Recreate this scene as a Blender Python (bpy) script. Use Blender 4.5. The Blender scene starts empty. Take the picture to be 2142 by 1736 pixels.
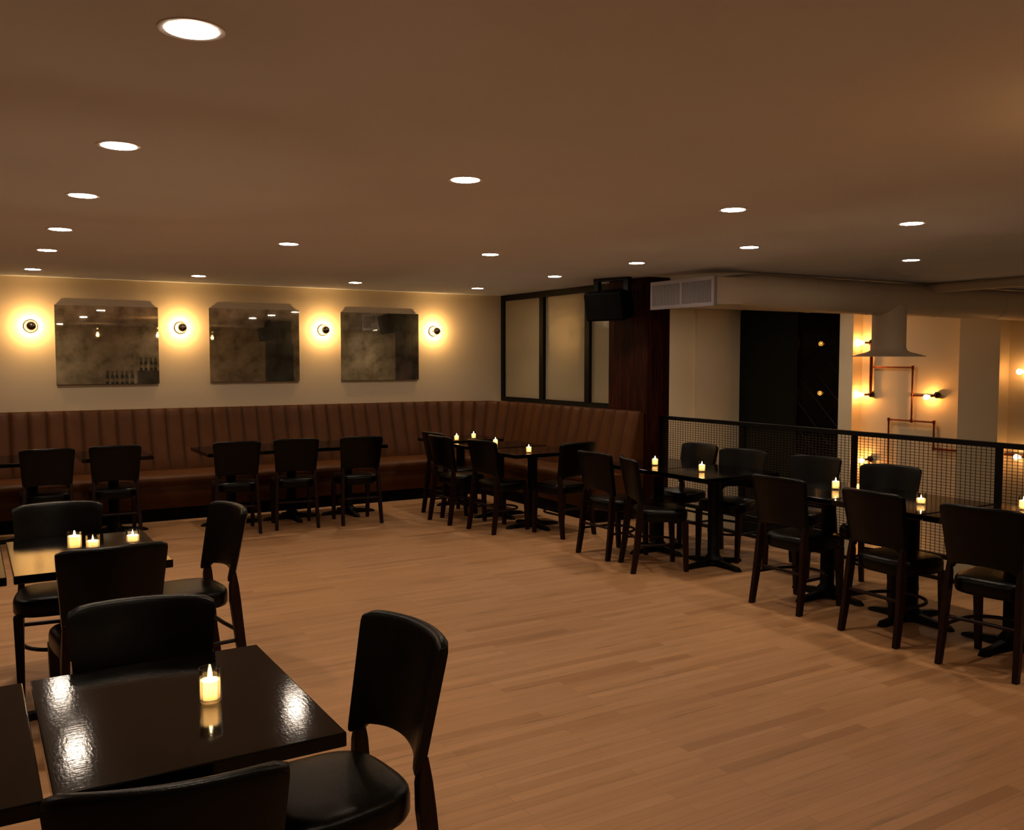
import bpy, bmesh, math, random
from mathutils import Vector, Matrix
random.seed(7)
PI = math.pi
C = bpy.context.scene.collection
S = bpy.context.scene

# ---------------------------------------------------------------- camera, world, exposure
cd = bpy.data.cameras.new('camera'); cam = bpy.data.objects.new('camera', cd); C.objects.link(cam)
cd.sensor_fit = 'HORIZONTAL'; cd.sensor_width = 36.0; cd.lens = 1904.6 / 2142 * 36.0
cam.location = (0, 0, 1.66)
cam.rotation_euler = (PI/2 - 0.0611577, 0, -0.540616)
cd.clip_start = 0.05; cd.clip_end = 100
S.camera = cam
w = bpy.data.worlds.new('world'); S.world = w; w.use_nodes = True
w.node_tree.nodes['Background'].inputs[0].default_value = (1.0, 0.75, 0.5, 1)
w.node_tree.nodes['Background'].inputs[1].default_value = 0.001
S.view_settings.view_transform = 'Standard'; S.view_settings.look = 'None'
S.view_settings.exposure = 0.0; S.view_settings.gamma = 1.0; S.view_settings.use_curve_mapping = False
DOWN_W = 3.0         # watts of one ceiling downlight
DOWN_C = (1.0, 0.79, 0.57)
SCONCE_W = 48.0
SCONCE_C = (1.0, 0.60, 0.22)
WARM_W = 12.0          # one bulb on the copper pipe lights
WARM_C = (1.0, 0.38, 0.075)
CANDLE_W = 3.2
H = 2.51              # ceiling height
WY = 10.64            # mirror wall
PX = 6.23             # window partition / railing line

# ---------------------------------------------------------------- materials
MATS = {}
def nodes(name):
    m = bpy.data.materials.new(name); m.use_nodes = True
    nt = m.node_tree; b = nt.nodes['Principled BSDF']
    MATS[name] = m
    return m, nt, b
def N(nt, t, **kw):
    n = nt.nodes.new(t)
    for k, v in kw.items():
        if hasattr(n, k): setattr(n, k, v)
        else: n.inputs[k].default_value = v
    return n
def coords(nt, scale=(1, 1, 1), rot=(0, 0, 0)):
    tc = nt.nodes.new('ShaderNodeTexCoord'); mp = nt.nodes.new('ShaderNodeMapping')
    mp.inputs['Scale'].default_value = scale; mp.inputs['Rotation'].default_value = rot
    nt.links.new(tc.outputs['Object'], mp.inputs['Vector'])
    return mp.outputs['Vector']
def ramp(nt, fac, stops):
    r = nt.nodes.new('ShaderNodeValToRGB'); el = r.color_ramp.elements
    el[0].position, el[0].color = stops[0][0], (*stops[0][1], 1)
    el[1].position, el[1].color = stops[-1][0], (*stops[-1][1], 1)
    for p, c in stops[1:-1]:
        e = el.new(p); e.color = (*c, 1)
    nt.links.new(fac, r.inputs['Fac'])
    return r.outputs['Color']
def bump(nt, b, h, strength, dist=0.01):
    bp = nt.nodes.new('ShaderNodeBump'); bp.inputs['Strength'].default_value = strength; bp.inputs['Distance'].default_value = dist
    nt.links.new(h, bp.inputs['Height']); nt.links.new(bp.outputs['Normal'], b.inputs['Normal'])
def simple(name, col, rough=0.5, metal=0.0, var=0.12, scale=6.0, bmp=0.0, bscale=60.0, spec=0.5, coat=0.0, coat_rough=0.1, stretch=(1, 1, 1)):
    m, nt, b = nodes(name)
    v = coords(nt, stretch)
    n = N(nt, 'ShaderNodeTexNoise'); n.inputs['Scale'].default_value = scale; n.inputs['Detail'].default_value = 6
    nt.links.new(v, n.inputs['Vector'])
    lo = tuple(c * (1 - var) for c in col); hi = tuple(min(1, c * (1 + var)) for c in col)
    nt.links.new(ramp(nt, n.outputs['Fac'], [(0.3, lo), (0.7, hi)]), b.inputs['Base Color'])
    b.inputs['Roughness'].default_value = rough; b.inputs['Metallic'].default_value = metal
    b.inputs['Specular IOR Level'].default_value = spec
    b.inputs['Coat Weight'].default_value = coat; b.inputs['Coat Roughness'].default_value = coat_rough
    if bmp:
        n2 = N(nt, 'ShaderNodeTexNoise'); n2.inputs['Scale'].default_value = bscale; n2.inputs['Detail'].default_value = 4
        nt.links.new(v, n2.inputs['Vector'])
        bump(nt, b, n2.outputs['Fac'], bmp, 0.004)
    return m
simple('ceiling_paint', (0.74, 0.80, 0.98), 0.75, var=0.03, scale=1.2, bmp=0.05, bscale=150)
simple('wall_paint', (0.54, 0.43, 0.29), 0.65, var=0.03, scale=1.5, bmp=0.06, bscale=120)
simple('atrium_paint', (0.84, 0.71, 0.49), 0.7, var=0.04, scale=1.0, bmp=0.04, bscale=120)
simple('dark_green_panel', (0.007, 0.009, 0.005), 0.65, var=0.2, scale=2, spec=0.15)
simple('black_steel', (0.004, 0.0035, 0.003), 0.45, var=0.2, scale=12, bmp=0.1, bscale=90, spec=0.15)
simple('wire_steel', (0.03, 0.014, 0.007), 0.5, metal=0.2, var=0.15)
simple('black_leather', (0.0022, 0.0018, 0.0011), 0.28, var=0.25, scale=14, bmp=0.2, bscale=260, spec=0.16)
simple('mahogany', (0.012, 0.003, 0.0018), 0.42, var=0.45, scale=9, bmp=0.1, bscale=70, spec=0.2, stretch=(4, 4, 0.6))
simple('cast_iron', (0.002, 0.002, 0.002), 0.5, var=0.2, scale=20, bmp=0.2, bscale=120, spec=0.15)
simple('tan_leather', (0.082, 0.026, 0.005), 0.5, var=0.14, scale=5, bmp=0.18, bscale=220, spec=0.18)
simple('groove_shade_tan', (0.012, 0.003, 0.001), 0.6, var=0.2)  # dark colour standing for shade in the banquette grooves
simple('dark_kick', (0.002, 0.0018, 0.0015), 0.7, var=0.2, spec=0.08)
simple('white_duct', (0.80, 0.68, 0.52), 0.5, var=0.05, scale=2, bmp=0.05, bscale=30)
simple('white_enamel', (0.72, 0.68, 0.66), 0.4, var=0.03)
simple('vent_enamel', (0.34, 0.30, 0.32), 0.5, var=0.03)
simple('grille_dark', (0.10, 0.19, 0.20), 0.6, var=0.1)
simple('copper', (0.22, 0.06, 0.022), 0.35, metal=0.9, var=0.25, scale=18)
simple('dark_flange', (0.02, 0.012, 0.01), 0.4, metal=0.5, var=0.2)
simple('speaker_black', (0.002, 0.002, 0.0015), 0.65, var=0.2, bmp=0.2, bscale=300, spec=0.06)
simple('chrome', (0.30, 0.26, 0.22), 0.10, metal=1.0, var=0.1)
simple('brass_plate', (0.62, 0.50, 0.34), 0.35, metal=0.7, var=0.1)
simple('mirror_backing', (0.16, 0.14, 0.12), 0.5, var=0.1)
simple('wick', (0.02, 0.015, 0.01), 0.9)
simple('bottle_glass', (0.01, 0.014, 0.006), 0.08, var=0.3, spec=0.6)
simple('bottle_paper', (0.5, 0.42, 0.3), 0.7, var=0.1)
simple('bar_wood', (0.05, 0.022, 0.012), 0.35, var=0.3, scale=5, stretch=(0.5, 4, 4))
simple('lower_floor', (0.10, 0.07, 0.045), 0.6, var=0.2)

def mat_floor():
    m, nt, b = nodes('oak_floor')
    v = coords(nt)
    br = N(nt, 'ShaderNodeTexBrick'); nt.links.new(v, br.inputs['Vector'])
    br.offset = 0.37; br.offset_frequency = 2; br.squash = 1.0
    for k, x in (('Color1', (0.0, 0.0, 0.0, 1)), ('Color2', (1, 1, 1, 1)), ('Mortar', (0.3, 0.3, 0.3, 1))): br.inputs[k].default_value = x
    br.inputs['Scale'].default_value = 1.0; br.inputs['Mortar Size'].default_value = 0.0007
    br.inputs['Brick Width'].default_value = 0.86; br.inputs['Row Height'].default_value = 0.058
    br.inputs['Bias'].default_value = 0.0
    v2 = coords(nt, (0.7, 9, 1))
    g = N(nt, 'ShaderNodeTexNoise'); g.inputs['Scale'].default_value = 2.2; g.inputs['Detail'].default_value = 8; g.inputs['Roughness'].default_value = 0.6
    nt.links.new(v2, g.inputs['Vector'])
    v3 = coords(nt, (2.5, 40, 1))
    g2 = N(nt, 'ShaderNodeTexNoise'); g2.inputs['Scale'].default_value = 1.6; g2.inputs['Detail'].default_value = 5
    nt.links.new(v3, g2.inputs['Vector'])
    plank = ramp(nt, br.outputs['Color'], [(0.0, (0.345, 0.168, 0.068)), (0.12, (0.418, 0.218, 0.096)), (0.6, (0.44, 0.232, 0.103)), (1.0, (0.48, 0.26, 0.122))])
    gr = ramp(nt, g.outputs['Fac'], [(0.30, (0.66, 0.65, 0.62)), (0.42, (0.95, 0.95, 0.94)), (0.55, (1, 1, 1)), (0.75, (1.04, 1.03, 1.0))])
    gr2 = ramp(nt, g2.outputs['Fac'], [(0.3, (0.93, 0.92, 0.91)), (0.6, (1, 1, 1))])
    mx = N(nt, 'ShaderNodeMix', data_type='RGBA', blend_type='MULTIPLY'); mx.inputs[0].default_value = 1
    nt.links.new(plank, mx.inputs[6]); nt.links.new(gr, mx.inputs[7])
    mx2 = N(nt, 'ShaderNodeMix', data_type='RGBA', blend_type='MULTIPLY'); mx2.inputs[0].default_value = 1
    nt.links.new(mx.outputs[2], mx2.inputs[6]); nt.links.new(gr2, mx2.inputs[7])
    seam = N(nt, 'ShaderNodeMix', data_type='RGBA'); nt.links.new(br.outputs['Fac'], seam.inputs[0])
    nt.links.new(mx2.outputs[2], seam.inputs[6]); seam.inputs[7].default_value = (0.20, 0.11, 0.06, 1)
    nt.links.new(seam.outputs[2], b.inputs['Base Color'])
    b.inputs['Roughness'].default_value = 0.48; b.inputs['Specular IOR Level'].default_value = 0.35
    bump(nt, b, g2.outputs['Fac'], 0.08, 0.002)
mat_floor()

def mat_column():
    m, nt, b = nodes('rough_sawn_wood')
    v = coords(nt, (9, 9, 0.8))
    n = N(nt, 'ShaderNodeTexNoise'); n.inputs['Scale'].default_value = 2.4; n.inputs['Detail'].default_value = 9; n.inputs['Roughness'].default_value = 0.7
    nt.links.new(v, n.inputs['Vector'])
    nt.links.new(ramp(nt, n.outputs['Fac'], [(0.35, (0.010, 0.002, 0.0012)), (0.55, (0.032, 0.006, 0.003)), (0.72, (0.085, 0.022, 0.008))]), b.inputs['Base Color'])
    b.inputs['Roughness'].default_value = 0.6; b.inputs['Specular IOR Level'].default_value = 0.08
    bump(nt, b, n.outputs['Fac'], 0.5, 0.01)
mat_column()

def mat_table():
    m, nt, b = nodes('black_lacquer')
    v = coords(nt, (1, 1, 1))
    n = N(nt, 'ShaderNodeTexNoise'); n.inputs['Scale'].default_value = 5; n.inputs['Detail'].default_value = 5
    nt.links.new(v, n.inputs['Vector'])
    nt.links.new(ramp(nt, n.outputs['Fac'], [(0.3, (0.0007, 0.0006, 0.0004)), (0.7, (0.0018, 0.0012, 0.0008))]), b.inputs['Base Color'])
    v2 = coords(nt, (30, 160, 30), (0, 0, 0.5))
    n2 = N(nt, 'ShaderNodeTexNoise'); n2.inputs['Scale'].default_value = 1.0; n2.inputs['Detail'].default_value = 3
    nt.links.new(v2, n2.inputs['Vector'])
    v3 = coords(nt, (150, 40, 30))
    n3 = N(nt, 'ShaderNodeTexNoise'); n3.inputs['Scale'].default_value = 1.0; n3.inputs['Detail'].default_value = 3
    nt.links.new(v3, n3.inputs['Vector'])
    ad = N(nt, 'ShaderNodeMath', operation='ADD'); nt.links.new(n2.outputs['Fac'], ad.inputs[0]); nt.links.new(n3.outputs['Fac'], ad.inputs[1])
    b.inputs['Roughness'].default_value = 0.075; b.inputs['Specular IOR Level'].default_value = 0.26
    bump(nt, b, ad.outputs[0], 0.12, 0.0009)
mat_table()

def mat_mirror():
    m, nt, b = nodes('antique_mirror')
    v = coords(nt, (1, 1, 1))
    n = N(nt, 'ShaderNodeTexNoise'); n.inputs['Scale'].default_value = 5.5; n.inputs['Detail'].default_value = 6; n.inputs['Roughness'].default_value = 0.62
    nt.links.new(v, n.inputs['Vector'])
    nt.links.new(ramp(nt, n.outputs['Fac'], [(0.36, (0.34, 0.31, 0.23)), (0.50, (0.60, 0.56, 0.44)), (0.66, (0.85, 0.80, 0.66))]), b.inputs['Base Color'])
    b.inputs['Metallic'].default_value = 0.94; b.inputs['Roughness'].default_value = 0.015
mat_mirror()

def mat_ribbed():
    m, nt, b = nodes('ribbed_glass')
    v = coords(nt, (1, 1, 1))
    wv = N(nt, 'ShaderNodeTexWave', wave_type='BANDS', bands_direction='Z'); wv.inputs['Scale'].default_value = 28.0; wv.inputs['Distortion'].default_value = 0.0
    nt.links.new(v, wv.inputs['Vector'])
    b.inputs['Base Color'].default_value = (0.42, 0.35, 0.225, 1); b.inputs['Coat Weight'].default_value = 0.9; b.inputs['Coat Roughness'].default_value = 0.06
    b.inputs['Roughness'].default_value = 0.13; b.inputs['Specular IOR Level'].default_value = 0.6
    b.inputs['Transmission Weight'].default_value = 0.12
    bump(nt, b, wv.outputs['Fac'], 0.3, 0.002)
mat_ribbed()

def mat_emit(name, col, st):
    m = bpy.data.materials.new(name); m.use_nodes = True; nt = m.node_tree
    nt.nodes.remove(nt.nodes['Principled BSDF'])
    e = N(nt, 'ShaderNodeEmission'); e.inputs[0].default_value = (*col, 1); e.inputs[1].default_value = st
    nt.links.new(e.outputs[0], nt.nodes['Material Output'].inputs[0]); MATS[name] = m; return m
mat_emit('downlight_lens', (1.0, 0.82, 0.64), 85.0)
mat_emit('filament', (1.0, 0.62, 0.25), 60.0)
mat_emit('flame', (1.0, 0.74, 0.38), 30.0)

def mat_clear(name, tint, gloss=0.08, edge=0.7, emit=0.0, ecol=(1, .7, .4)):
    m = bpy.data.materials.new(name); m.use_nodes = True; nt = m.node_tree
    nt.nodes.remove(nt.nodes['Principled BSDF'])
    t = N(nt, 'ShaderNodeBsdfTransparent'); t.inputs[0].default_value = (*tint, 1)
    g = N(nt, 'ShaderNodeBsdfGlossy'); g.inputs['Roughness'].default_value = 0.03
    lw = N(nt, 'ShaderNodeLayerWeight'); lw.inputs['Blend'].default_value = 0.25
    mul = N(nt, 'ShaderNodeMath', operation='MULTIPLY_ADD'); mul.inputs[1].default_value = edge; mul.inputs[2].default_value = gloss
    nt.links.new(lw.outputs['Fresnel'], mul.inputs[0])
    mx = N(nt, 'ShaderNodeMixShader'); nt.links.new(mul.outputs[0], mx.inputs[0]); nt.links.new(t.outputs[0], mx.inputs[1]); nt.links.new(g.outputs[0], mx.inputs[2])
    out = mx.outputs[0]
    if emit:
        e = N(nt, 'ShaderNodeEmission'); e.inputs[0].default_value = (*ecol, 1); e.inputs[1].default_value = emit
        a = N(nt, 'ShaderNodeAddShader'); nt.links.new(out, a.inputs[0]); nt.links.new(e.outputs[0], a.inputs[1]); out = a.outputs[0]
    nt.links.new(out, nt.nodes['Material Output'].inputs[0]); MATS[name] = m; return m
mat_clear('clear_glass', (0.97, 0.97, 0.95), 0.03)
mat_clear('lit_bulb_glass', (1, 1, 1), 0.03, 0.7, 2.5, (1.0, 0.72, 0.36))
mat_clear('tinted_glass', (0.34, 0.26, 0.14), 0.0, 0.3)

def mat_wax():
    m = bpy.data.materials.new('candle_wax'); m.use_nodes = True; nt = m.node_tree
    nt.nodes.remove(nt.nodes['Principled BSDF'])
    d = N(nt, 'ShaderNodeBsdfDiffuse'); d.inputs[0].default_value = (0.9, 0.82, 0.6, 1)
    t = N(nt, 'ShaderNodeBsdfTranslucent'); t.inputs[0].default_value = (1.0, 0.90, 0.72, 1)
    mx = N(nt, 'ShaderNodeMixShader'); mx.inputs[0].default_value = 0.7
    nt.links.new(d.outputs[0], mx.inputs[1]); nt.links.new(t.outputs[0], mx.inputs[2])
    nt.links.new(mx.outputs[0], nt.nodes['Material Output'].inputs[0]); MATS['candle_wax'] = m
mat_wax()

# ---------------------------------------------------------------- helpers
def obj(name, bm, mat, parent=None, smooth=False, loc=None, bevel=0.0):
    me = bpy.data.meshes.new(name); bmesh.ops.recalc_face_normals(bm, faces=bm.faces[:]); bm.to_mesh(me); bm.free()
    if smooth:
        for p in me.polygons: p.use_smooth = True
        try: me.set_sharp_from_angle(angle=math.radians(50))
        except Exception: pass
    me.materials.append(MATS[mat])
    o = bpy.data.objects.new(name, me); C.objects.link(o)
    if parent: o.parent = parent
    if loc: o.location = loc
    if bevel:
        b = o.modifiers.new('bevel', 'BEVEL'); b.width = bevel; b.segments = 2; b.limit_method = 'ANGLE'
    return o
def tag(o, label, cat, group=None):
    o['label'] = label; o['category'] = cat
    if group: o['group'] = group
    return o
def struct(name, bm, mat, **kw):
    o = obj(name, bm, mat, **kw); o['kind'] = 'structure'; return o
def thing(name, label, cat, loc=(0, 0, 0), rz=0, group=None):
    o = bpy.data.objects.new(name, None); C.objects.link(o); o.empty_display_size = 0.1
    o.location = loc; o.rotation_euler = (0, 0, rz)
    return tag(o, label, cat, group)
def dup(root, loc, rz, label, group=None):
    r = root.copy(); C.objects.link(r); r.location = loc; r.rotation_euler = (0, 0, rz); r['label'] = label
    if group: r['group'] = group
    for ch in list(root.children):
        c = ch.copy(); C.objects.link(c); c.parent = r
        for g in ch.children:
            d = g.copy(); C.objects.link(d); d.parent = c
    return r
def nb(): return bmesh.new()
def box(bm, x0, x1, y0, y1, z0, z1, M=None):
    vs = [bm.verts.new((x, y, z)) for x in (x0, x1) for y in (y0, y1) for z in (z0, z1)]
    if M:
        for v in vs: v.co = M @ v.co
    for f in ((0, 1, 3, 2), (4, 6, 7, 5), (0, 4, 5, 1), (2, 3, 7, 6), (0, 2, 6, 4), (1, 5, 7, 3)):
        bm.faces.new([vs[i] for i in f])
    return bm
def bx(*a, M=None): return box(nb(), *a, M=M)
def lathe(bm, prof, seg=24, c=(0, 0, 0), M=None):
    rings = []
    for r, z in prof:
        if r < 1e-6: rings.append([bm.verts.new((0, 0, z))])
        else: rings.append([bm.verts.new((r*math.cos(2*PI*k/seg), r*math.sin(2*PI*k/seg), z)) for k in range(seg)])
    for a, b in zip(rings, rings[1:]):
        for k in range(seg):
            k2 = (k+1) % seg
            if len(a) == 1 and len(b) == 1: continue
            if len(a) == 1: bm.faces.new((a[0], b[k], b[k2]))
            elif len(b) == 1: bm.faces.new((a[k], a[k2], b[0]))
            else: bm.faces.new((a[k], a[k2], b[k2], b[k]))
    for ring in rings:
        for v in ring:
            if M: v.co = M @ v.co
            v.co += Vector(c)
    return bm
def tube(bm, pts, rad, seg=10, closed=False):
    pts = [Vector(p) for p in pts]; n = len(pts); rings = []
    for i, p in enumerate(pts):
        if closed: t = (pts[(i+1) % n] - pts[i-1])
        else: t = pts[min(i+1, n-1)] - pts[max(i-1, 0)]
        t.normalize()
        up = Vector((0, 0, 1)) if abs(t.z) < 0.9 else Vector((1, 0, 0))
        a = t.cross(up).normalized(); b = t.cross(a).normalized()
        r = rad[i] if isinstance(rad, (list, tuple)) else rad
        rings.append([bm.verts.new(p + a*r*math.cos(2*PI*k/seg) + b*r*math.sin(2*PI*k/seg)) for k in range(seg)])
    m = n if closed else n-1
    for i in range(m):
        A, B = rings[i], rings[(i+1) % n]
        for k in range(seg): bm.faces.new((A[k], A[(k+1) % seg], B[(k+1) % seg], B[k]))
    if not closed:
        bm.faces.new(rings[0][::-1]); bm.faces.new(rings[-1])
    return bm
def bar(bm, pts, sizes):
    """square-section bar along mostly vertical points; sizes = (wx, wy)"""
    rings = []
    for p, (a, b) in zip(pts, sizes):
        rings.append([bm.verts.new((p[0]+sx*a/2, p[1]+sy*b/2, p[2])) for sx, sy in ((-1, -1), (1, -1), (1, 1), (-1, 1))])
    for A, B in zip(rings, rings[1:]):
        for k in range(4): bm.faces.new((A[k], A[(k+1) % 4], B[(k+1) % 4], B[k]))
    bm.faces.new(rings[0][::-1]); bm.faces.new(rings[-1])
    return bm
def prism(bm, poly, z0, z1):
    a = [bm.verts.new((x, y, z0)) for x, y in poly]; b = [bm.verts.new((x, y, z1)) for x, y in poly]
    bm.faces.new(a[::-1]); bm.faces.new(b)
    for i in range(len(poly)):
        j = (i+1) % len(poly); bm.faces.new((a[i], a[j], b[j], b[i]))
    return bm
def lamp(name, kind, loc, watts, col, parent, size=0.01, rot=None, spread=None):
    l = bpy.data.lights.new(name, kind); l.energy = watts; l.color = col
    if kind == 'AREA':
        l.shape = 'DISK'; l.size = size
        if spread: l.spread = spread
    else: l.shadow_soft_size = size
    o = bpy.data.objects.new(name, l); C.objects.link(o); o.parent = parent; o.location = loc
    if rot: o.rotation_euler = rot
    return o

# ---------------------------------------------------------------- room shell
struct('floor', bx(-4.2, 6.33, -4.2, 10.66, -0.25, 0), 'oak_floor')
struct('ceiling', bx(-4.2, 12.4, -4.2, 11.8, H, H+0.15), 'ceiling_paint')
struct('wall_back', bx(-4.2, 6.33, WY, 11.75, -3.2, H), 'wall_paint')
struct('wall_left', bx(-4.2, -4.0, -4.2, WY, 0, H), 'wall_paint')
struct('wall_rear', bx(-4.2, 12.4, -4.4, -4.2, -3.2, H), 'wall_paint')
struct('wall_stub', bx(6.062, PX+0.07, 8.055, WY, 0, 1.095), 'wall_paint')
# the open well beyond the railing
struct('wall_atrium_back', box(bx(6.33, 10.62, 11.66, 11.85, -3.2, H), 10.62, 11.6, 11.60, 11.85, -3.2, H), 'atrium_paint')
wf = bx(11.77, 12.0, -4.2, 9.2, -3.2, H)
struct('wall_atrium_far', wf, 'atrium_paint')
struct('wall_pier_near', bx(11.55, 11.77, 6.91, 7.475, -3.2, H), 'atrium_paint')
struct('wall_pier_middle', bx(11.55, 12.4, 9.2, 9.45, -3.2, H), 'atrium_paint')
struct('wall_niche', box(bx(12.3, 12.4, 9.45, 10.38, -3.2, H), 11.7, 12.3, 10.3, 10.38, -3.2, H), 'dark_green_panel')
struct('floor_lower', bx(6.3, 12.4, -4.2, 11.85, -3.3, -3.2), 'lower_floor')
dp = tag(obj('dark_wall_panel', bx(11.60, 12.28, 10.385, 11.58, -3.2, H-0.002), 'dark_green_panel'), 'tall dark green panel in the corner of the well beyond the railing', 'panel')
d1 = struct('door_1', bx(11.60, 11.66, 9.455, 9.50, -3.2, H-0.002), 'dark_green_panel')
f = nb(); box(f, 11.60, 11.66, 10.32, 10.38, -3.2, H-0.002); box(f, 11.60, 11.66, 9.50, 10.32, H-0.08, H-0.002)
obj('door_frame', f, 'black_steel', d1)
def mesh_glass():
    g = bx(11.625, 11.635, 9.50, 10.32, -3.19, H-0.08)
    return g
obj('glass_pane', mesh_glass(), 'tinted_glass', d1)
lat = nb()
for i in range(-2, 14):      # diamond lattice set into the dark glass
    for s in (-1, 1):
        y0, z0 = 9.50, 0.2 + i*0.42 - 1.3
        p0 = Vector((11.62, 9.50, z0 if s > 0 else z0 + 0.82)); p1 = Vector((11.62, 10.32, z0 + 0.82 if s > 0 else z0))
        if max(p0.z, p1.z) > H - 0.1: continue
        tube(lat, [p0, p1], 0.004, 4)
obj('lattice', lat, 'black_steel', d1)

# window partition in black steel
w1 = struct('window_1', bx(PX-0.02, PX+0.06, WY-0.075, WY-0.002, 1.10, H-0.002), 'black_steel')
f = nb()
box(f, PX-0.02, PX+0.06, 8.055, WY-0.075, H-0.075, H-0.002)
box(f, PX-0.02, PX+0.06, 8.055, WY-0.075, 1.10, 1.16)
obj('window_rail', f, 'black_steel', w1)
for ym in (9.623, 8.645, 8.075):
    hw = 0.045 if ym > 8.1 else 0.018
    obj('mullion', bx(PX-0.03, PX+0.05, ym-hw, ym+hw, 1.16, H-0.075), 'black_steel', w1)
for y0, y1 in ((9.668, WY-0.075), (8.69, 9.578), (8.093, 8.60)):
    obj('glass_pane', bx(PX+0.012, PX+0.022, y0, y1, 1.16, H-0.075), 'ribbed_glass', w1)

# timber columns
col = obj('timber_column', bx(6.07, 6.37, 7.385, 8.05, 0, H-0.002), 'rough_sawn_wood', bevel=0.006)
tag(col, 'dark reddish rough-sawn timber column between window partition and railing', 'column')
col2 = obj('timber_column', bx(5.95, 6.35, 0.25, 1.0, 0, H-0.002), 'rough_sawn_wood', bevel=0.006)
tag(col2, 'second dark timber column, seen only reflected in the middle mirror', 'column')

# ---------------------------------------------------------------- downlights
G = 'recessed round downlights in the ceiling'
def make_downlight(label, x, y):
    t = thing('ceiling_downlight', label, 'light', (x, y, H), 0, G)
    obj('trim_ring', lathe(nb(), [(0.066, -0.002), (0.084, -0.003), (0.086, -0.0005), (0.066, 0.0)], 32), 'white_enamel', t, True)
    obj('lens', lathe(nb(), [(0.0, -0.004), (0.066, -0.003), (0.066, -0.001)], 32), 'downlight_lens', t)
    lamp('downlight_lamp', 'AREA', (0, 0, -0.012), DOWN_W, DOWN_C, t, 0.12, spread=math.radians(105))
    return t
DL = [  # x, y, label
 (0.53, 2.49, 'large bright recessed downlight at top left, nearest the camera'),
 (0.555, 3.97, 'recessed downlight second from the camera in the far left row'),
 (0.555, 5.26, 'recessed downlight third from the camera in the far left row'),
 (0.565, 6.69, 'recessed downlight fourth from the camera in the far left row'),
 (0.58, 8.02, 'recessed downlight fifth from the camera in the far left row'),
 (0.58, 9.78, 'leftmost recessed downlight close to the mirror wall'),
 (2.065, 3.87, 'recessed downlight near ceiling centre, nearest in the second row'),
 (2.08, 6.67, 'recessed downlight in the second row, ahead of the middle mirror'),
 (2.08, 9.69, 'recessed downlight by the mirror wall above the gap before the middle mirror'),
 (3.78, 3.85, 'recessed downlight nearest in the third row, upper right of the window partition'),
 (3.69, 6.49, 'recessed downlight in the middle of the third row'),
 (3.75, 9.63, 'recessed downlight by the mirror wall above the right mirror'),
 (5.12, 3.66, 'recessed downlight nearest in the fourth row, far right of the photo'),
 (5.145, 5.065, 'recessed downlight above the air duct, second in the fourth row'),
 (5.13, 6.40, 'recessed downlight just ahead of the timber column and vent'),
 (5.23, 7.86, 'recessed downlight left of the loudspeaker'),
 (5.31, 9.65, 'recessed downlight by the mirror wall nearest the window partition'),
 (7.0, 5.0, 'recessed downlight over the open well, right of the duct'),
 (7.6, 10.5, 'added fill downlight over the well hidden behind the duct, nearest the window'),  # rows hidden behind the duct: unseen lamps added to brighten the well walls
 (8.2, 9.3, 'added fill downlight over the well hidden behind the duct, beyond the vent box'),
 (10.2, 9.9, 'added fill downlight over the well hidden behind the duct, beside the green panel'),
 (9.3, 10.6, 'added fill downlight over the well hidden behind the duct, in the middle'),
 (10.6, 9.0, 'added fill downlight over the well hidden behind the duct, nearest the copper pipes'),
 (8.0, 2.0, 'added fill downlight over the well out of frame at right, nearer the railing'),  # well rows out of frame: lamps added to light what the mirrors reflect
 (8.0, -1.5, 'added fill downlight over the well out of frame, behind and right of the camera'),
 (10.3, 1.0, 'added fill downlight over the well out of frame at right, nearer the far wall'),
 (10.2, -3.5, 'added fill downlight over the well out of frame, by the rear wall'),
 (2.0, -3.3, 'added fill downlight out of frame over the bar, at its middle'),  # rows over the bar: unseen lamps added to light the rear wall
 (-0.4, -3.3, 'added fill downlight out of frame over the bar, at its left end'),
 (4.5, -3.3, 'added fill downlight out of frame over the bar, at its right end'),
 (0.55, 1.05, 'recessed downlight behind the camera in the left row'),
 (2.08, 1.0, 'recessed downlight behind the camera in the second row'),
 (5.14, 2.25, 'recessed downlight beside the camera in the fourth row, seen in the middle mirror'),
 (-1.0, 3.2, 'recessed downlight left of the frame, nearer the camera'),
 (-1.0, 6.0, 'recessed downlight left of the frame, middle of the room'),
 (-1.0, 8.8, 'recessed downlight left of the frame near the mirror wall'),
]
first = None
for x, y, lb in DL:
    if first is None: first = make_downlight(lb, x, y)
    else: dup(first, (x, y, H), 0, lb)

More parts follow.
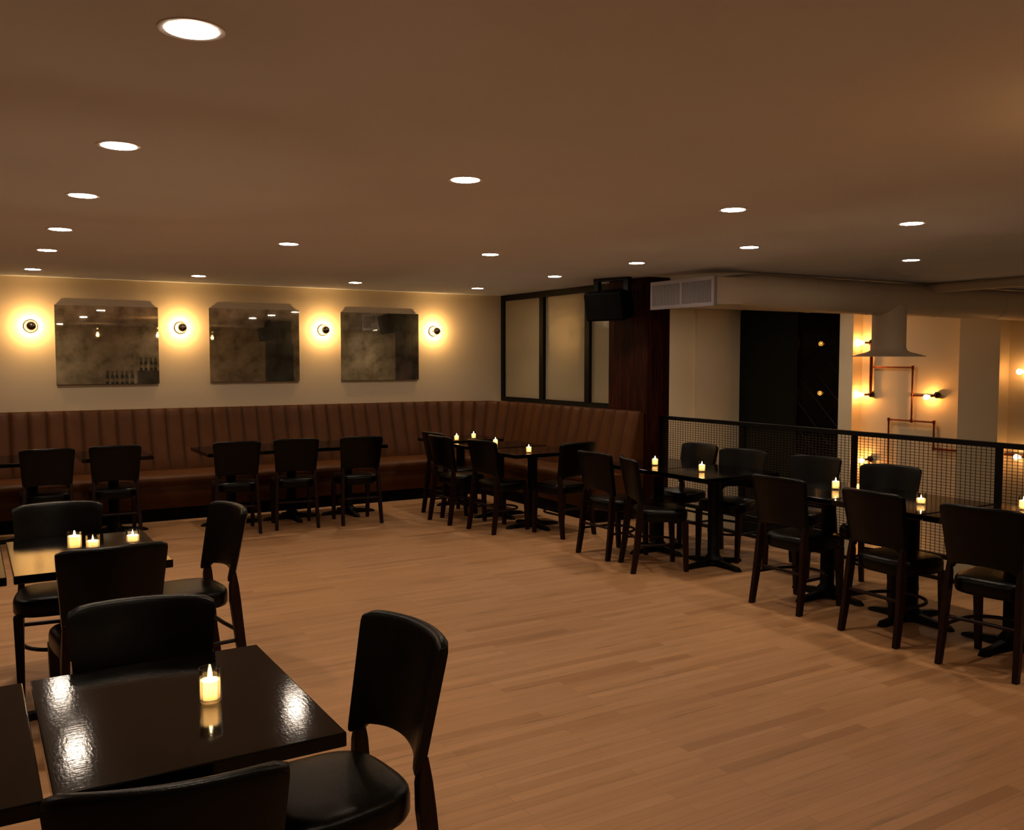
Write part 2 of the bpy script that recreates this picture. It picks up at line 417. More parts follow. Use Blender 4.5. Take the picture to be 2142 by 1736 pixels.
# ---------------------------------------------------------------- wall sconces and mirrors
def make_sconce(label, x, z):
    t = thing('wall_sconce', label, 'light', (x, WY, z), 0, 'globe sconces between the mirrors')
    M = Matrix.Rotation(PI/2, 4, 'X')     # lathe axis +z -> -y (out of the wall)
    obj('wall_plate', lathe(nb(), [(0, 0.001), (0.064, 0.001), (0.064, 0.012), (0.058, 0.018), (0, 0.018)], 32, M=M), 'brass_plate', t, True)
    obj('socket', lathe(nb(), [(0.018, 0.018), (0.018, 0.05), (0.0, 0.05)], 20, M=M), 'brass_plate', t, True)
    r = 0.047; c = 0.108
    prof = [(0.014, 0.05)] + [(r*math.sin(a), c - r*math.cos(a)) for a in [PI*(0.12 + 0.33*k/8) for k in range(9)]]
    obj('bulb_glass', lathe(nb(), prof, 28, M=M), 'lit_bulb_glass', t, True)
    prof = [(r*math.sin(a), c - r*math.cos(a)) for a in [PI*(0.45 + 0.55*k/10) for k in range(11)]]
    prof += [((r-0.002)*math.sin(a), c - (r-0.002)*math.cos(a)) for a in [PI*(1 - 0.55*k/10) for k in range(11)]]
    obj('silvered_cap', lathe(nb(), prof, 28, M=M), 'chrome', t, True)
    obj('filament', lathe(nb(), [(0, 0.098), (0.004, 0.10), (0.004, 0.108), (0, 0.110)], 10, M=M), 'filament', t)
    lamp('sconce_lamp', 'POINT', (0, -0.104, 0), SCONCE_W, SCONCE_C, t, 0.006)
    return t
s0 = make_sconce('glowing globe sconce left of the leftmost mirror', 0.595, 2.0)
dup(s0, (2.075, WY, 2.01), 0, 'glowing globe sconce between the left and middle mirrors')
dup(s0, (3.72, WY, 2.01), 0, 'glowing globe sconce between the middle and right mirrors')
dup(s0, (5.20, WY, 2.02), 0, 'glowing globe sconce right of the rightmost mirror')

for x0, x1, z0, z1, lb in ((0.817, 1.837, 1.392, 2.227, 'left antique mirror, bottles and a pendant reflected in it'),
                   (2.382, 3.421, 1.402, 2.237, 'middle antique mirror, dark column and loudspeaker reflected in it'),
                   (3.94, 4.98, 1.402, 2.232, 'right antique mirror, half filled by the reflected timber column')):
    t = thing('antique_mirror', lb, 'mirror', ((x0+x1)/2, WY, z0), 0, 'mottled mirrors above the banquette')
    W2 = (x1-x0)/2; hh = z1-z0
    obj('mirror_glass', bx(-W2, W2, -0.026, -0.021, 0, hh), 'antique_mirror', t)
    obj('backing_box', bx(-W2+0.004, W2-0.004, -0.021, -0.001, 0.004, hh-0.004), 'mirror_backing', t)

# ---------------------------------------------------------------- banquette
R0 = 1.0; BX = 6.058; cx, cy = BX - R0, WY - R0; YEND = 7.42; XST = -3.98
def path():
    """stations along the wall: (outer point, base point, inward normal, bulge, seam)"""
    st = []
    def ch(n, t0, t1, fn, wch, first=False):
        pass
    LA = cx - XST; nA = round(LA/0.168); nC = 9; LB = cy - YEND; nB = 11
    subs = 8
    def bul(t): return 1 - abs(2*t-1)**5
    for i in range(nA):
        for k in range(subs):
            t = k/subs; x = XST + LA*(i+t)/nA
            st.append(((x, WY), (x, WY), (0, -1), bul(t)))
    for i in range(nC):
        for k in range(subs):
            t = k/subs; a = PI/2*(i+t)/nC
            d = (math.sin(a), math.cos(a)); q = R0/max(d)
            st.append(((cx+d[0]*q, cy+d[1]*q), (cx+d[0]*R0, cy+d[1]*R0), (-d[0], -d[1]), bul(t)))
    for i in range(nB):
        for k in range(subs + (1 if i == nB-1 else 0)):
            t = k/subs; y = cy - LB*(i+t)/nB
            st.append(((BX, y), (BX, y), (-1, 0), bul(t)))
    return st
ST = path()
NAs = round((cx-XST)/0.168)*8
def KS(i):
    t = min(1, max(0, (i-NAs)/72)); return 1 - 0.27*t*t*(3-2*t)
def sweep(prof, mat, name, parent, cap=True, smooth=True):
    """prof = [(offset, z, bulge amount, use outer)]"""
    bm = nb(); rows = []
    for si, (o, b, n, bu) in enumerate(ST):
        row = []; ks = KS(si)
        for off, z, bg, outer in prof:
            if outer: row.append(bm.verts.new((o[0] - (0.001 if False else 0), o[1], z)) if False else bm.verts.new((o[0]+n[0]*0.002, o[1]+n[1]*0.002, z)))
            else:
                d = off*ks + bg*bu; row.append(bm.verts.new((b[0]+n[0]*d, b[1]+n[1]*d, z)))
        rows.append(row)
    for A, B in zip(rows, rows[1:]):
        for k in range(len(prof)-1): bm.faces.new((A[k], B[k], B[k+1], A[k+1]))
    if cap:
        for r in (rows[0], rows[-1]):
            try: bm.faces.new(r)
            except Exception: pass
    return obj(name, bm, mat, parent, smooth)
bq = thing('banquette', 'long tan leather channel-tufted corner banquette under the mirrors and window', 'bench', (0, 0, 0))
BB = 0.032
prof = [(0, 0.30, 0, 1), (0, 1.105, 0, 1), (0.045, 1.112, 0, 0), (0.055, 1.12, BB*0.5, 0), (0.07, 1.115, BB*0.8, 0), (0.082, 1.085, BB, 0), (0.10, 1.03, BB, 0),
        (0.17, 0.82, BB, 0), (0.25, 0.60, BB, 0), (0.31, 0.455, BB*0.8, 0), (0.31, 0.30, 0, 0)]
sweep(prof, 'tan_leather', 'backrest', bq)
prof = [(0.20, 0.36, 0, 0), (0.20, 0.462, 0, 0), (0.34, 0.468, 0, 0), (0.60, 0.475, 0, 0), (0.80, 0.468, 0, 0), (0.845, 0.455, 0, 0), (0.862, 0.43, 0, 0), (0.862, 0.385, 0, 0), (0.85, 0.36, 0, 0)]
sweep(prof, 'tan_leather', 'seat_cushion', bq)
prof = [(0.10, 0.13, 0, 0), (0.10, 0.36, 0, 0), (0.845, 0.36, 0, 0), (0.850, 0.35, 0, 0), (0.850, 0.14, 0, 0), (0.845, 0.13, 0, 0)]
sweep(prof, 'tan_leather', 'base_panel', bq)
prof = [(0.10, 0.0, 0, 0), (0.10, 0.13, 0, 0), (0.83, 0.13, 0, 0), (0.83, 0.0, 0, 0)]
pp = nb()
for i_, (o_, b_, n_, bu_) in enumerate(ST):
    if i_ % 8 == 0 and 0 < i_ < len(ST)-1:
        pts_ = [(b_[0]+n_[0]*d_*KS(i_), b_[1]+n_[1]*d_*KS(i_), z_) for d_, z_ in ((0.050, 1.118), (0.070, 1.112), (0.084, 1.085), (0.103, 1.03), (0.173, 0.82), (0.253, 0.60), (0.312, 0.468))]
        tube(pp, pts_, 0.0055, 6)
obj('groove_shade', pp, 'groove_shade_tan', bq, True)  # dark strips laid in the tufting grooves to paint their shade
kp = sweep(prof, 'dark_kick', 'kick_plate', bq); kp['label'] = 'black toe kick'

# ---------------------------------------------------------------- chairs
def chair_back():
    bm = nb(); nu = 16
    vs = [(0.0, 0.55), (0.015, 0.9), (0.05, 1.0), (0.3, 1.0), (0.6, 1.0), (0.85, 1.0), (0.94, 0.98), (0.975, 0.85), (0.993, 0.6), (1.0, 0.25)]
    rings = []
    for v, tf in vs:
        ring = []
        pts = []
        for side in (1, -1):
            rng = range(nu+1) if side == 1 else range(nu, -1, -1)
            for i in rng:
                u = -1 + 2*i/nu; au = abs(u)
                zb = 0.548 + 0.024*(1-au**2) - (0.022 if au > 0.86 else 0)
                zt = 0.893 - 0.005*u*u - 0.012*au**14
                z = zb + (zt-zb)*v
                hw = 0.192 + 0.028*((z-0.54)/0.35)
                th = (0.017 + 0.009*(au**5)) * tf * (1 - 0.35*au**24)
                yc = -0.188 - 0.075*max(0, (z-0.50)/0.386) - 0.022 + 0.05*au**2
                x = u*(hw + (tf-1)*0.008)
                pts.append((x, yc + side*th, z))
        ring = [bm.verts.new(p) for p in pts]
        rings.append(ring)
    n = len(rings[0])
    for A, B in zip(rings, rings[1:]):
        for k in range(n): bm.faces.new((A[k], A[(k+1) % n], B[(k+1) % n], B[k]))
    for r in (rings[0], rings[-1]):
        for i in range(nu):
            j = n-1-i
            bm.faces.new((r[i], r[i+1], r[j-1], r[j]))
    return bm
def chair_seat():
    bm = nb(); n = 40
    rows = [(0.90, 0.395), (0.97, 0.40), (1.0, 0.415), (1.0, 0.455), (0.985, 0.472), (0.94, 0.483), (0.8, 0.489), (0.5, 0.492), (0.0, 0.493)]
    rings = []
    for s, z in rows:
        if s == 0: rings.append([bm.verts.new((0, 0.015, z))]); continue
        ring = []
        for k in range(n):
            a = 2*PI*k/n; c, s_ = math.cos(a), math.sin(a)
            e = 0.58
            x = math.copysign(abs(c)**e, c); y = math.copysign(abs(s_)**e, s_)
            hx = 0.208 + 0.014*y
            ring.append(bm.verts.new((x*hx*s, 0.015 + y*0.205*s, z)))
        rings.append(ring)
    for A, B in zip(rings, rings[1:]):
        for k in range(n):
            if len(B) == 1: bm.faces.new((A[k], A[(k+1) % n], B[0]))
            else: bm.faces.new((A[k], A[(k+1) % n], B[(k+1) % n], B[k]))
    bm.faces.new(rings[0][::-1])
    return bm
def make_chair(label, loc, rz, group):
    t = thing('dining_chair', label, 'chair', loc, rz, group)
    obj('backrest', chair_back(), 'black_leather', t, True)
    obj('seat', chair_seat(), 'black_leather', t, True)
    for s in (-1, 1):
        obj('leg', bar(nb(), [(s*0.200, -0.243, 0), (s*0.194, -0.212, 0.2), (s*0.186, -0.190, 0.42), (s*0.182, -0.186, 0.50), (s*0.182, -0.186, 0.57)],
                       [(0.030, 0.040), (0.032, 0.048), (0.032, 0.054), (0.030, 0.046), (0.022, 0.022)]), 'mahogany', t, bevel=0.004)
        obj('leg', bar(nb(), [(s*0.180, 0.188, 0), (s*0.182, 0.178, 0.25), (s*0.184, 0.172, 0.405)],
                       [(0.032, 0.034), (0.040, 0.042), (0.045, 0.048)]), 'mahogany', t, bevel=0.004)
    pts = [(-0.188, -0.20, 0.215), (-0.186, -0.12, 0.215)]
    for k in range(21):
        a = PI*(1 - k/20)
        pts.append((0.180*math.cos(a), -0.03 + 0.19*math.sin(a), 0.215))
    pts += [(0.186, -0.12, 0.215), (0.188, -0.20, 0.215)]
    obj('stretcher', tube(nb(), pts, 0.0105, 8), 'mahogany', t, True)
    obj('stretcher', tube(nb(), [(-0.185, -0.206, 0.262), (0, -0.20, 0.262), (0.185, -0.206, 0.262)], 0.011, 8), 'mahogany', t, True)
    return t
GB = 'chairs along the banquette'; GC = 'chairs round the corner tables'; GR = 'chairs at the railing tables'; GL = 'chairs at the left tables'
# back-top midpoint x, y, heading (deg, 0 = facing the mirror wall), label, group
CH = [
 (0.592, 8.85, 0, 'leftmost black chair pushed up to a banquette table, back to the camera', GB),
 (1.145, 8.88, -3, 'second black chair from the left along the banquette tables', GB),
 (2.195, 8.73, -8, 'black chair at the left end of the middle banquette tables, third from left', GB),
 (2.775, 8.74, -9, 'black chair in the middle of the three at the middle banquette tables', GB),
 (3.42, 8.65, -5, 'rightmost black chair of the three backing onto the dance floor under the right mirror', GB),
 (4.28, 8.79, -86, 'rearmost black chair at the corner tables, half hidden by another', GC),
 (4.14, 8.34, -86, 'second black chair left of the corner tables, overlapping the rearmost one', GC),
 (4.26, 7.68, -82, 'black chair on the left of the nearest corner table, third from the wall', GC),
 (4.93, 6.99, 8, 'black chair at the near end of the corner tables, back turned to the railing tables', GC),
 (4.53, 6.21, -88, 'black chair farthest left at the first railing table, overlapping the banquette end', GR),
 (4.52, 5.73, -114, 'turned black chair on the left side of the first railing tables', GR),
 (5.80, 6.28, 92, 'rear black chair on the railing side, beside the timber column', GR),
 (5.76, 5.70, 107, 'wide shiny black chair on the railing side at the front of the first table pair', GR),
 (5.86, 5.00, 101, 'dim black chair on the railing side before the dark glass', GR),
 (5.81, 4.27, 105, 'shiny black chair against the railing by the second post from right', GR),
 (4.62, 4.26, -88, 'black chair at left of the second railing tables, back to the dance floor', GR),
 (4.60, 3.51, -93, 'black chair between its two neighbours at the second railing tables', GR),
 (4.59, 2.82, -82, 'rightmost black chair, cut by the right edge of the photo', GR),
 (0.41, 5.45, 175, 'black chair facing the camera behind the middle left table', GL),
 (0.51, 4.10, 3, 'black chair with its back to the camera before the candlelit left table', GL),
 (0.47, 3.10, 171, 'black chair facing the camera behind the nearest table', GL),
 (1.19, 4.93, 98, 'black chair at the right end of the middle left table', GL),
 (1.090, 2.43, 97, 'large black chair right of the nearest table, seen side on', GL),
 (0.306, 1.755, -10, 'nearest black chair, its back top cut by the bottom edge', GL),
]
first = None
for mx_, my_, th, lb, g in CH:
    a = math.radians(th); off = 0.240
    mx_ *= 0.99; my_ *= 0.99
    loc = (mx_ - math.sin(a)*off, my_ + math.cos(a)*off, 0)
    if first is None: first = make_chair(lb, loc, a, g)
    else: dup(first, loc, a, lb, g)

# ---------------------------------------------------------------- tables
def arm(bm, a):
    M = Matrix.Rotation(a, 4, 'Z')
    n = 9; L, Rr = [], []
    secs = []
    for k in range(n):
        t = k/(n-1); x = 0.03 + 0.27*t
        hw = 0.030 - 0.004*math.sin(PI*t) + (0.006 if t > 0.8 else 0); top = 0.060 - 0.036*t
        if k == n-1: hw *= 0.45; top = 0.014
        secs.append([M @ Vector(p) for p in ((x, -hw, 0.0), (x, hw, 0.0), (x, hw*0.7, top), (x, -hw*0.7, top))])
    rings = [[bm.verts.new(p) for p in s] for s in secs]
    for A, B in zip(rings, rings[1:]):
        for k in range(4): bm.faces.new((A[k], A[(k+1) % 4], B[(k+1) % 4], B[k]))
    bm.faces.new(rings[0][::-1]); bm.faces.new(rings[-1])
def make_table(label, loc, sx, sy, group, z=0.76):
    t = thing('pedestal_table', label, 'table', loc, 0, group)
    obj('tabletop', bx(-sx/2, sx/2, -sy/2, sy/2, z-0.036, z), 'black_lacquer', t, bevel=0.004)
    obj('column', lathe(nb(), [(0.075, 0.0551), (0.06, 0.075), (0.048, 0.09), (0.048, z-0.10), (0.060, z-0.065), (0.060, z-0.052)], 24), 'cast_iron', t, True)
    b = nb()
    for k in range(4): arm(b, k*PI/2)
    lathe(b, [(0, 0.0), (0.06, 0.0), (0.06, 0.045), (0.05, 0.055), (0, 0.055)], 20)
    obj('cross_base', b, 'cast_iron', t, True)
    m = nb(); box(m, -0.2, 0.2, -0.025, 0.025, z-0.052, z-0.036); box(m, -0.025, 0.025, -0.2, -0.026, z-0.052, z-0.037); box(m, -0.025, 0.025, 0.026, 0.2, z-0.052, z-0.037)
    obj('mounting_plate', m, 'cast_iron', t)
    return t
TT = {}
def table_set(rows, sx, sy, group):
    f0 = None
    for x, y, lb in rows:
        if f0 is None: f0 = make_table(lb, (x, y, 0), sx, sy, group)
        else: dup(f0, (x, y, 0), 0, lb, group)
table_set([(0.447, 2.447, 'nearest black lacquered table with one tall candle glass on it'),
           (-0.207, 2.44, 'black table at the bottom left edge, joined to the nearest table'),
           ], 0.636, 0.795, 'black tables at the left')
table_set([(0.462, 4.675, 'black table in the left middle with three candles on it'),
           (-0.195, 4.67, 'black table cut by the left edge, beside the three-candle table')], 0.632, 0.83, 'black tables at the left')
table_set([(0.49, 9.32, 'leftmost banquette table, before the leftmost chairs'),
           (-0.15, 9.32, 'banquette table at the left edge of the photo, mostly out of frame'),
           (1.185, 9.38, 'banquette table under the left mirror, set slightly farther back'),
           (2.265, 9.28, 'left one of three joined banquette tables under the middle mirror'),
           (2.885, 9.28, 'middle one of three joined banquette tables under the middle mirror'),
           (3.505, 9.28, 'right one of three joined banquette tables under the right mirror')], 0.61, 0.78, 'tables along the banquette')
table_set([(4.80, 7.60, 'nearest corner table with a single bright candle at its edge'),
           (4.83, 8.30, 'middle corner table between two seams, one candle on it'),
           (4.84, 9.21, 'rearmost corner table with two candles close to the banquette corner')], 0.78, 0.635, 'tables in the banquette corner')
table_set([(5.12, 6.06, 'rear table of the first railing pair, nearest the timber column'),
           (5.14, 5.40, 'front table of the first railing pair, candle at its left side'),
           (5.13, 4.26, 'rear table of the second railing group, candle beside a chair back'),
           (5.12, 3.60, 'middle table of the second railing group with low glass candle'),
           (5.12, 2.94, 'table at the right edge of the photo behind the rightmost chair')], 0.78, 0.64, 'tables along the railing')

# ---------------------------------------------------------------- candles
def make_candle(label, loc, group, r=0.028, h=0.082, wax=0.056, flame=1.0):
    t = thing('votive_candle', label, 'candle', loc, 0, group)
    obj('glass', lathe(nb(), [(0, 0.0005), (r*0.95, 0.0005), (r, 0.004), (r*1.02, h), (r*0.95, h), (r*0.93, 0.008), (0, 0.008)], 28), 'clear_glass', t, True)
    obj('wax', lathe(nb(), [(0, 0.009), (r*0.90, 0.009), (r*0.91, wax), (r*0.82, wax-0.001), (r*0.80, 0.016), (0, 0.014)], 24), 'candle_wax', t, True)
    obj('wick', lathe(nb(), [(0.0012, 0.014), (0.001, wax-0.012), (0, wax-0.012)], 6), 'wick', t)
    k = flame
    obj('flame', lathe(nb(), [(0, wax-0.016), (0.0045*k, wax-0.011), (0.0062*k, wax-0.004), (0.005*k, wax+0.006), (0.002*k, wax+0.018*k), (0, wax+0.026*k)], 12), 'flame', t, True)
    lamp('candle_light', 'POINT', (0, 0, wax*0.62), CANDLE_W*k, (1.0, 0.64, 0.32), t, 0.008)
    return t
CZ = 0.7605
make_candle('tall glass candle on the nearest table', (0.528, 2.425, CZ), 'candle glasses on the left tables', 0.028, 0.090, 0.058, 1.15)
m0 = make_candle('full bright candle glass, left one of the three on the left table', (0.422, 4.745, CZ), 'candle glasses on the left tables', 0.033, 0.082, 0.062)
m1 = make_candle('low square-looking candle glass in the middle of the three on the left table', (0.498, 4.715, CZ), 'candle glasses on the left tables', 0.032, 0.062, 0.036, 0.8)
dup(m1, (0.682, 4.76, CZ), 0, 'dimmer candle glass at right behind the chair back on the left table')
c0 = make_candle('farthest left candle on the rearmost corner table', (4.645, 8.93, CZ), 'candles on the corner tables', 0.028, 0.08, 0.056)
for x, y, lb in ((4.93, 9.06, 'candle right of the farthest one on the rearmost corner table'), (4.755, 8.26, 'candle on the middle corner table'), (4.64, 7.415, 'candle on the nearest corner table, standing alone at the front')):
    dup(c0, (x, y, CZ), 0, lb)
for x, y, lb in ((5.0, 5.97, 'left candle on the first railing tables'), (5.045, 5.445, 'right candle on the first railing tables'),
                 (5.41, 3.06, 'candle cut by the right edge of the photo, behind the rightmost chair'),
                 (5.15, 4.22, 'candle partly hidden by a chair back on the second railing tables')):
    dup(c0, (x, y, CZ), 0, lb, 'candles on the railing tables')
make_candle('low burning candle in a clear glass, rightmost whole one', (5.075, 3.51, CZ), 'candles on the railing tables', 0.029, 0.072, 0.036, 0.8)

# ---------------------------------------------------------------- railing
rl = thing('guard_railing', 'black steel railing with woven wire mesh infill beside the open well', 'railing', (6.25, 0, 0))
posts = [7.35, 6.185, 4.943, 3.72, 2.5, 1.25]
obj('top_rail', bx(-0.025, 0.025, 1.23, 7.383, 1.035, 1.072), 'black_steel', rl)
obj('bottom_rail', bx(-0.018, 0.018, 1.23, 7.383, 0.165, 0.20), 'black_steel', rl)
obj('base_channel', bx(-0.02, 0.02, 1.23, 7.383, 0.001, 0.03), 'black_steel', rl)
for y in posts:
    obj('post', bx(-0.019, 0.019, y-0.019, y+0.019, 0.03, 1.035), 'black_steel', rl)
for a, b in zip(posts, posts[1:]):
    m = nb(); y0, y1 = b+0.019, a-0.019; r = 0.0017
    n = round((y1-y0)/0.038)
    for i in range(1, n):
        y = y0 + (y1-y0)*i/n; box(m, -r, r, y-r, y+r, 0.20, 1.035)
    n = round(0.835/0.0225)
    for i in range(1, n):
        z = 0.20 + 0.835*i/n; box(m, 0.0018, 0.0018+2*r, y0, y1, z-r, z+r)
    obj('wire_mesh', m, 'wire_steel', rl)

# ---------------------------------------------------------------- duct, vent, hood
du = thing('air_duct', 'white round ceiling duct over the open well, with vent box and a flared drop', 'duct', (0, 0, 0))
bm = nb(); rings = []; n = 32
yc, zc, rr = 6.50, 2.318, 0.178
for k in range(9):
    t = k/8; x = 5.985 + 0.70*t; e = t*t*(3-2*t); ring = []
    for i in range(n):
        a = 2*PI*i/n; c, s = math.cos(a), math.sin(a)
        q = max(abs(c), abs(s)); ry, rz = 0.42*c/q, 0.125*s/q
        py, pz = (6.745 + ry)*(1-e) + (yc + rr*c)*e, (2.30 + rz)*(1-e) + (zc + rr*s)*e
        ring.append(bm.verts.new((x, py, pz)))
    rings.append(ring)
for A, B in zip(rings, rings[1:]):
    for k in range(n): bm.faces.new((A[k], A[(k+1) % n], B[(k+1) % n], B[k]))
obj('transition_boot', bm, 'white_duct', du, True)
bm = nb(); lathe(bm, [(rr, 0), (rr, 5.06)], 40, c=(6.685, yc, zc), M=Matrix.Rotation(PI/2, 4, 'Y'))
obj('duct_pipe', bm, 'white_duct', du, True)
for x in (7.45, 8.35, 9.5, 10.7):
    obj('duct_seam', lathe(nb(), [(rr, -0.02), (rr+0.004, -0.02), (rr+0.004, 0.02), (rr, 0.02)], 40, c=(x, yc, zc), M=Matrix.Rotation(PI/2, 4, 'Y')), 'white_duct', du, True)
v = nb()
Y0, Y1, Z0, Z1 = 6.285, 7.195, 2.155, 2.43; X0, X1 = 5.945, 5.985
box(v, X0, X1, Y0, Y1, Z1-0.035, Z1); box(v, X0, X1, Y0, Y1, Z0, Z0+0.035)
box(v, X0, X1, Y0, Y0+0.035, Z0+0.035, Z1-0.035); box(v, X0, X1, Y1-0.035, Y1, Z0+0.035, Z1-0.035); ym = (Y0+Y1)/2
box(v, X0, X1, ym-0.015, ym+0.015, Z0+0.035, Z1-0.035)
vg = obj('vent_grille', v, 'vent_enamel', du); vg['label'] = 'white twin-panel supply grille'
for a, b in ((Y0+0.035, ym-0.015), (ym+0.015, Y1-0.035)):
    s = nb(); nn = 24
    for i in range(nn):
        y = a + (b-a)*(i+0.5)/nn; box(s, X0+0.006, X0+0.022, y-0.004, y+0.004, Z0+0.035, Z1-0.035)
    obj('louvre', s, 'vent_enamel', vg)
    obj('louvre_backing', bx(X0+0.026, X0+0.03, a, b, Z0+0.035, Z1-0.035), 'grille_dark', vg)
# slim flat duct that crosses by the ceiling
d2 = nb(); tube(d2, [(9.35, 6.9, 2.455), (9.35, 5.0, 2.455), (9.35, -1.0, 2.455)], 0.052, 20)
obj('branch_pipe', d2, 'white_duct', du, True)

obj('drop_pipe', lathe(nb(), [(0.178, 2.25), (0.178, 1.80)], 40, c=(8.75, 6.5, 0)), 'white_duct', du, True)
obj('flared_hood', lathe(nb(), [(0.178, 1.80), (0.182, 1.775), (0.195, 1.755), (0.225, 1.738), (0.275, 1.725), (0.325, 1.712), (0.355, 1.700), (0.385, 1.695), (0.385, 1.689), (0.35, 1.690), (0.18, 1.695), (0.0, 1.70)], 48, c=(8.75, 6.5, 0)), 'white_duct', du, True)

# ---------------------------------------------------------------- copper pipe lights
XW = 11.77
def bulb(t, y, z, fy, fz, w=WARM_W):
    """bulb at (y,z) screwed into a dark flange at (fy,fz)"""
    M = Matrix.Rotation(-PI/2, 4, 'Y')
    obj('flange', lathe(nb(), [(0, 0.001), (0.045, 0.001), (0.045, 0.03), (0.03, 0.05), (0, 0.055)], 20, c=(XW-0.012, fy, fz), M=M), 'dark_flange', t, True)
    d = Vector((XW-0.12, y, z)); s = Vector((XW-0.06, fy, fz))
    obj('socket', tube(nb(), [s, s.lerp(d, 0.55)], 0.016, 12), 'copper', t, True)
    q = (d-s).normalized().to_track_quat('Z', 'Y').to_matrix().to_4x4()
    obj('bulb_glass', lathe(nb(), [(0.013, -0.05), (0.018, -0.04), (0.036, -0.008), (0.039, 0.008), (0.033, 0.026), (0.018, 0.038), (0, 0.042)], 20, c=d, M=q), 'lit_bulb_glass', t, True)
    obj('filament', lathe(nb(), [(0, -0.012), (0.007, -0.008), (0.007, 0.012), (0, 0.016)], 8, c=d, M=q), 'filament', t)
    lamp('bulb_lamp', 'POINT', d, w, WARM_C, t, 0.012)
t = thing('copper_pipe_light', 'branching copper pipe light with bare bulbs on the wall below the flared duct', 'light', (0, 0, 0))
xp = XW-0.045
obj('pipe', tube(nb(), [(xp, 9.005, 1.91), (xp, 9.005, 1.13)], 0.023, 12), 'copper', t, True)
def pipe(*pts, r=0.0135): obj('pipe', tube(nb(), [(xp, y, z) for y, z in pts], r, 10), 'copper', t, True)
pipe((9.005, 1.542), (8.30, 1.542)); pipe((8.30, 1.555), (8.30, 0.77)); pipe((8.30, 1.14), (7.93, 1.14))
pipe((8.678, 0.77), (7.935, 0.77)); pipe((8.678, 0.783), (8.66, -0.9)); pipe((7.94, 0.783), (7.94, 0.385)); pipe((7.94, 0.397), (7.60, 0.397), r=0.02)
pipe((8.66, -0.5), (9.0, -0.5)); pipe((9.0, -0.9), (9.0, 0.15))
e = nb()
for y, z in ((8.30, 1.542), (8.30, 1.14), (9.005, 1.542), (8.678, 0.77), (7.94, 0.77), (8.30, 0.77), (7.94, 0.397)):
    lathe(e, [(0, -0.026), (0.020, -0.026), (0.020, 0.026), (0, 0.026)], 12, c=(xp, y, z))
obj('pipe_fitting', e, 'copper', t, True)
bulb(t, 8.02, 1.125, 7.915, 1.155); bulb(t, 9.13, 1.123, 9.005, 1.13); bulb(t, 9.14, 1.91, 9.02, 1.91); bulb(t, 9.08, 0.12, 9.0, 0.15)
bulb(t, 8.55, -1.1, 8.66, -1.1)  # extra unseen bulb, added for glow on the lower level
t2 = thing('copper_pipe_light', 'copper pipe light with bare bulbs at the right edge, past the near pier', 'light', (0, 0, 0))
_t = t; t = t2
pipe((6.92, 0.41), (6.74, 0.41), r=0.018); pipe((6.60, 2.0), (6.60, -0.9)); pipe((6.60, 1.50), (6.66, 1.50)); pipe((6.60, 0.41), (6.74, 0.41))
bulb(t, 6.70, 1.50, 6.60, 1.50, 3.0); bulb(t, 6.70, 0.394, 6.60, 0.40, 2.2)
# fixture behind the dark glass
t3 = thing('copper_pipe_light', 'two dim bulbs glinting behind the dark lattice glass', 'light', (0, 0, 0))
for z in (1.91, 1.11):
    d = Vector((11.90, 10.10, z))
    obj('pipe', tube(nb(), [(12.29, 10.10, z), (11.97, 10.10, z)], 0.013, 10), 'copper', t3, True)
    obj('bulb_glass', lathe(nb(), [(0.013, -0.05), (0.018, -0.04), (0.036, -0.008), (0.039, 0.008), (0.033, 0.026), (0.018, 0.038), (0, 0.042)], 20, c=d, M=Matrix.Rotation(-PI/2, 4, 'Y')), 'lit_bulb_glass', t3, True)
    obj('filament', lathe(nb(), [(0, -0.012), (0.007, -0.008), (0.007, 0.012), (0, 0.016)], 8, c=d, M=Matrix.Rotation(-PI/2, 4, 'Y')), 'filament', t3)
    lamp('bulb_lamp', 'POINT', d, 1.6, WARM_C, t3, 0.012)

# ---------------------------------------------------------------- loudspeakers
def speaker(label, loc, rz, tilt):
    t = thing('loudspeaker', label, 'speaker', loc, rz)
    T = Matrix.Translation((0, 0, 0)) @ Matrix.Rotation(tilt, 4, 'Y')
    # local -x is the front; trapezoid plan, long side along y
    b = nb(); poly = [(-0.15, -0.25), (-0.15, 0.25), (0.15, 0.17), (0.15, -0.17)]
    prism(b, poly, -0.15, 0.15)
    for v_ in b.verts: v_.co = T @ v_.co
    obj('cabinet', b, 'speaker_black', t, bevel=0.018)
    g = bx(-0.163, -0.152, -0.235, 0.235, -0.135, 0.135, M=T)
    obj('front_grille', g, 'grille_dark' if False else 'speaker_black', t, bevel=0.004)
    br = nb(); ht = H - loc[2] - 0.002
    box(br, -0.03, 0.03, -0.225, -0.165, 0.08, ht-0.03); box(br, -0.03, 0.03, 0.165, 0.225, 0.08, ht-0.03); box(br, -0.03, 0.03, -0.225, 0.225, ht-0.03, ht)
    obj('yoke_bracket', br, 'black_steel', t)
    return t
speaker('black loudspeaker hung from the ceiling before the timber column', (5.855, 7.71, 2.232), 0.28, -0.20)
speaker('second black loudspeaker, seen only reflected in the middle mirror', (5.70, 1.35, 2.22), 0.1, -0.2)
sb = obj('tall_cabinet', bx(5.75, 6.15, 1.15, 1.75, 0, 2.0), 'speaker_black', bevel=0.01)
tag(sb, 'tall black cabinet, seen only reflected in the middle mirror', 'cabinet')

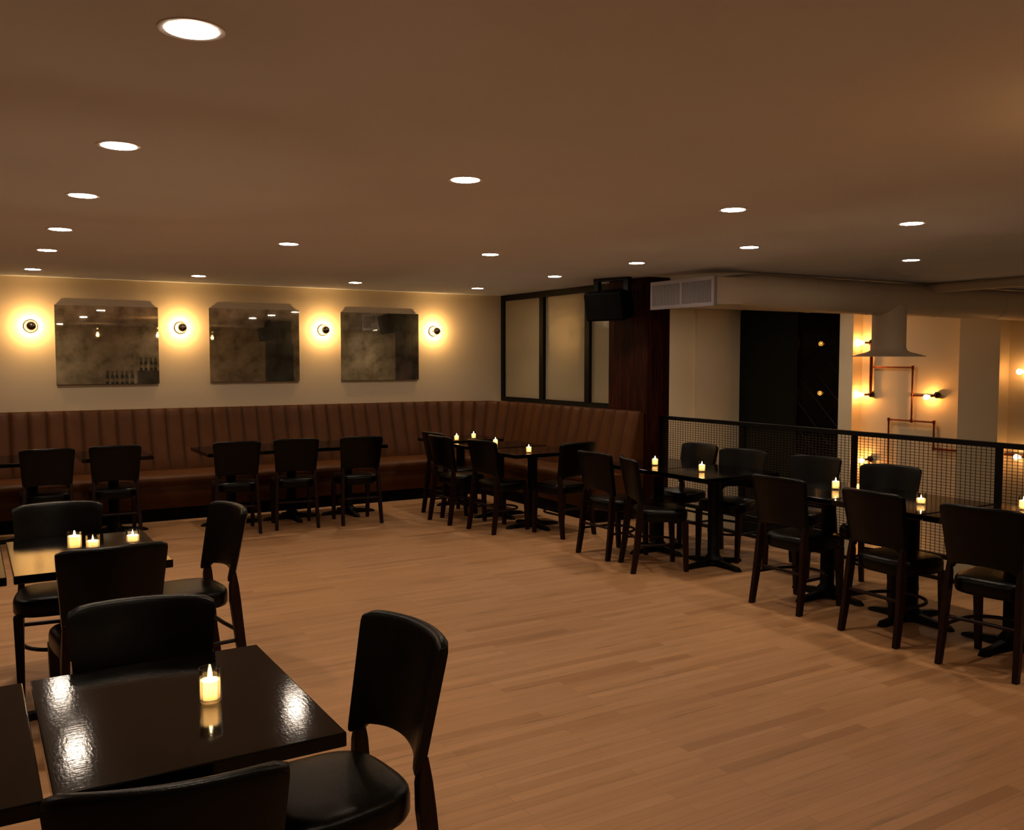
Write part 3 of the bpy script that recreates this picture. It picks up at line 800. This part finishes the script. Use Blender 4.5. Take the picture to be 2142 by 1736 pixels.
# ---------------------------------------------------------------- bar behind the camera (seen in the left mirror)
bc = thing('bar_counter', 'dark wooden bar counter behind the camera, seen in the left mirror', 'bar', (0, 0, 0))
obj('counter_body', bx(-0.5, 4.6, -3.35, -2.85, 0, 1.0), 'bar_wood', bc)
obj('counter_top', bx(-0.55, 4.65, -3.4, -2.75, 1.0, 1.05), 'bar_wood', bc, bevel=0.006)
obj('bottle_step', bx(3.72, 4.6, -3.35, -3.1, 1.05, 1.38), 'bar_wood', bc)
def make_bottle(loc):
    t = thing('liquor_bottle', 'first dark bottle from the left in the lower row, reflected in the left mirror', 'bottle', loc, 0, 'bottles on the bar')
    obj('bottle_body', lathe(nb(), [(0, 0), (0.038, 0.0), (0.04, 0.01), (0.04, 0.18), (0.032, 0.215), (0.015, 0.24), (0.013, 0.30), (0.016, 0.305), (0.016, 0.32), (0, 0.32)], 16), 'bottle_glass', t, True)
    obj('paper_label', lathe(nb(), [(0.0408, 0.06), (0.0408, 0.14)], 16), 'bottle_paper', t, True)
    return t
b0 = make_bottle((3.0, -3.1, 1.051))
lb0 = b0['label']
for i, (x, y, z) in enumerate([(3.1, -2.95, 1.051), (3.22, -3.12, 1.051), (3.33, -3.0, 1.051), (3.45, -3.15, 1.051), (3.56, -3.0, 1.051),
                  (3.80, -3.2, 1.381), (3.92, -3.25, 1.381), (4.04, -3.2, 1.381), (4.15, -3.24, 1.381), (4.28, -3.2, 1.381)]):
    nm = ('second', 'third', 'fourth', 'fifth', 'sixth')[i] if i < 5 else ('first', 'second', 'third', 'fourth', 'fifth')[i-5]
    dup(b0, (x, y, z), 0.3*i, nm + ' dark bottle from the left in the ' + ('lower' if i < 5 else 'raised') + ' row, reflected in the left mirror')
def make_pendant(label, x, y, z, w=1.2):
    t = thing('pendant_light', label, 'light', (x, y, H), 0, 'glass pendants by the bar'); d = z-H
    obj('cord', tube(nb(), [(0, 0, -0.002), (0, 0, d+0.16)], 0.004, 8), 'black_steel', t)
    obj('glass_shade', lathe(nb(), [(0.02, d+0.16), (0.055, d+0.14), (0.055, d-0.14)], 24), 'clear_glass', t, True)
    obj('bulb_glass', lathe(nb(), [(0.012, d+0.07), (0.03, d+0.02), (0.034, d-0.01), (0.02, d-0.04), (0, d-0.045)], 18), 'lit_bulb_glass', t, True)
    obj('filament', lathe(nb(), [(0, d-0.02), (0.007, d-0.016), (0.007, d+0.02), (0, d+0.022)], 8), 'filament', t)
    lamp('pendant_lamp', 'POINT', (0, 0, d), w, WARM_C, t, 0.02)
    return t
make_pendant('glass pendant over the bar, seen in the middle of the left mirror', 2.75, -2.6, 2.24)
make_pendant('glass pendant over the bar, seen at the left edge of the middle mirror', 5.42, -2.6, 2.2)
make_pendant('glass pendant out of frame at right, seen at the right edge of the left mirror', 3.44, 1.3, 2.15, 6.0)
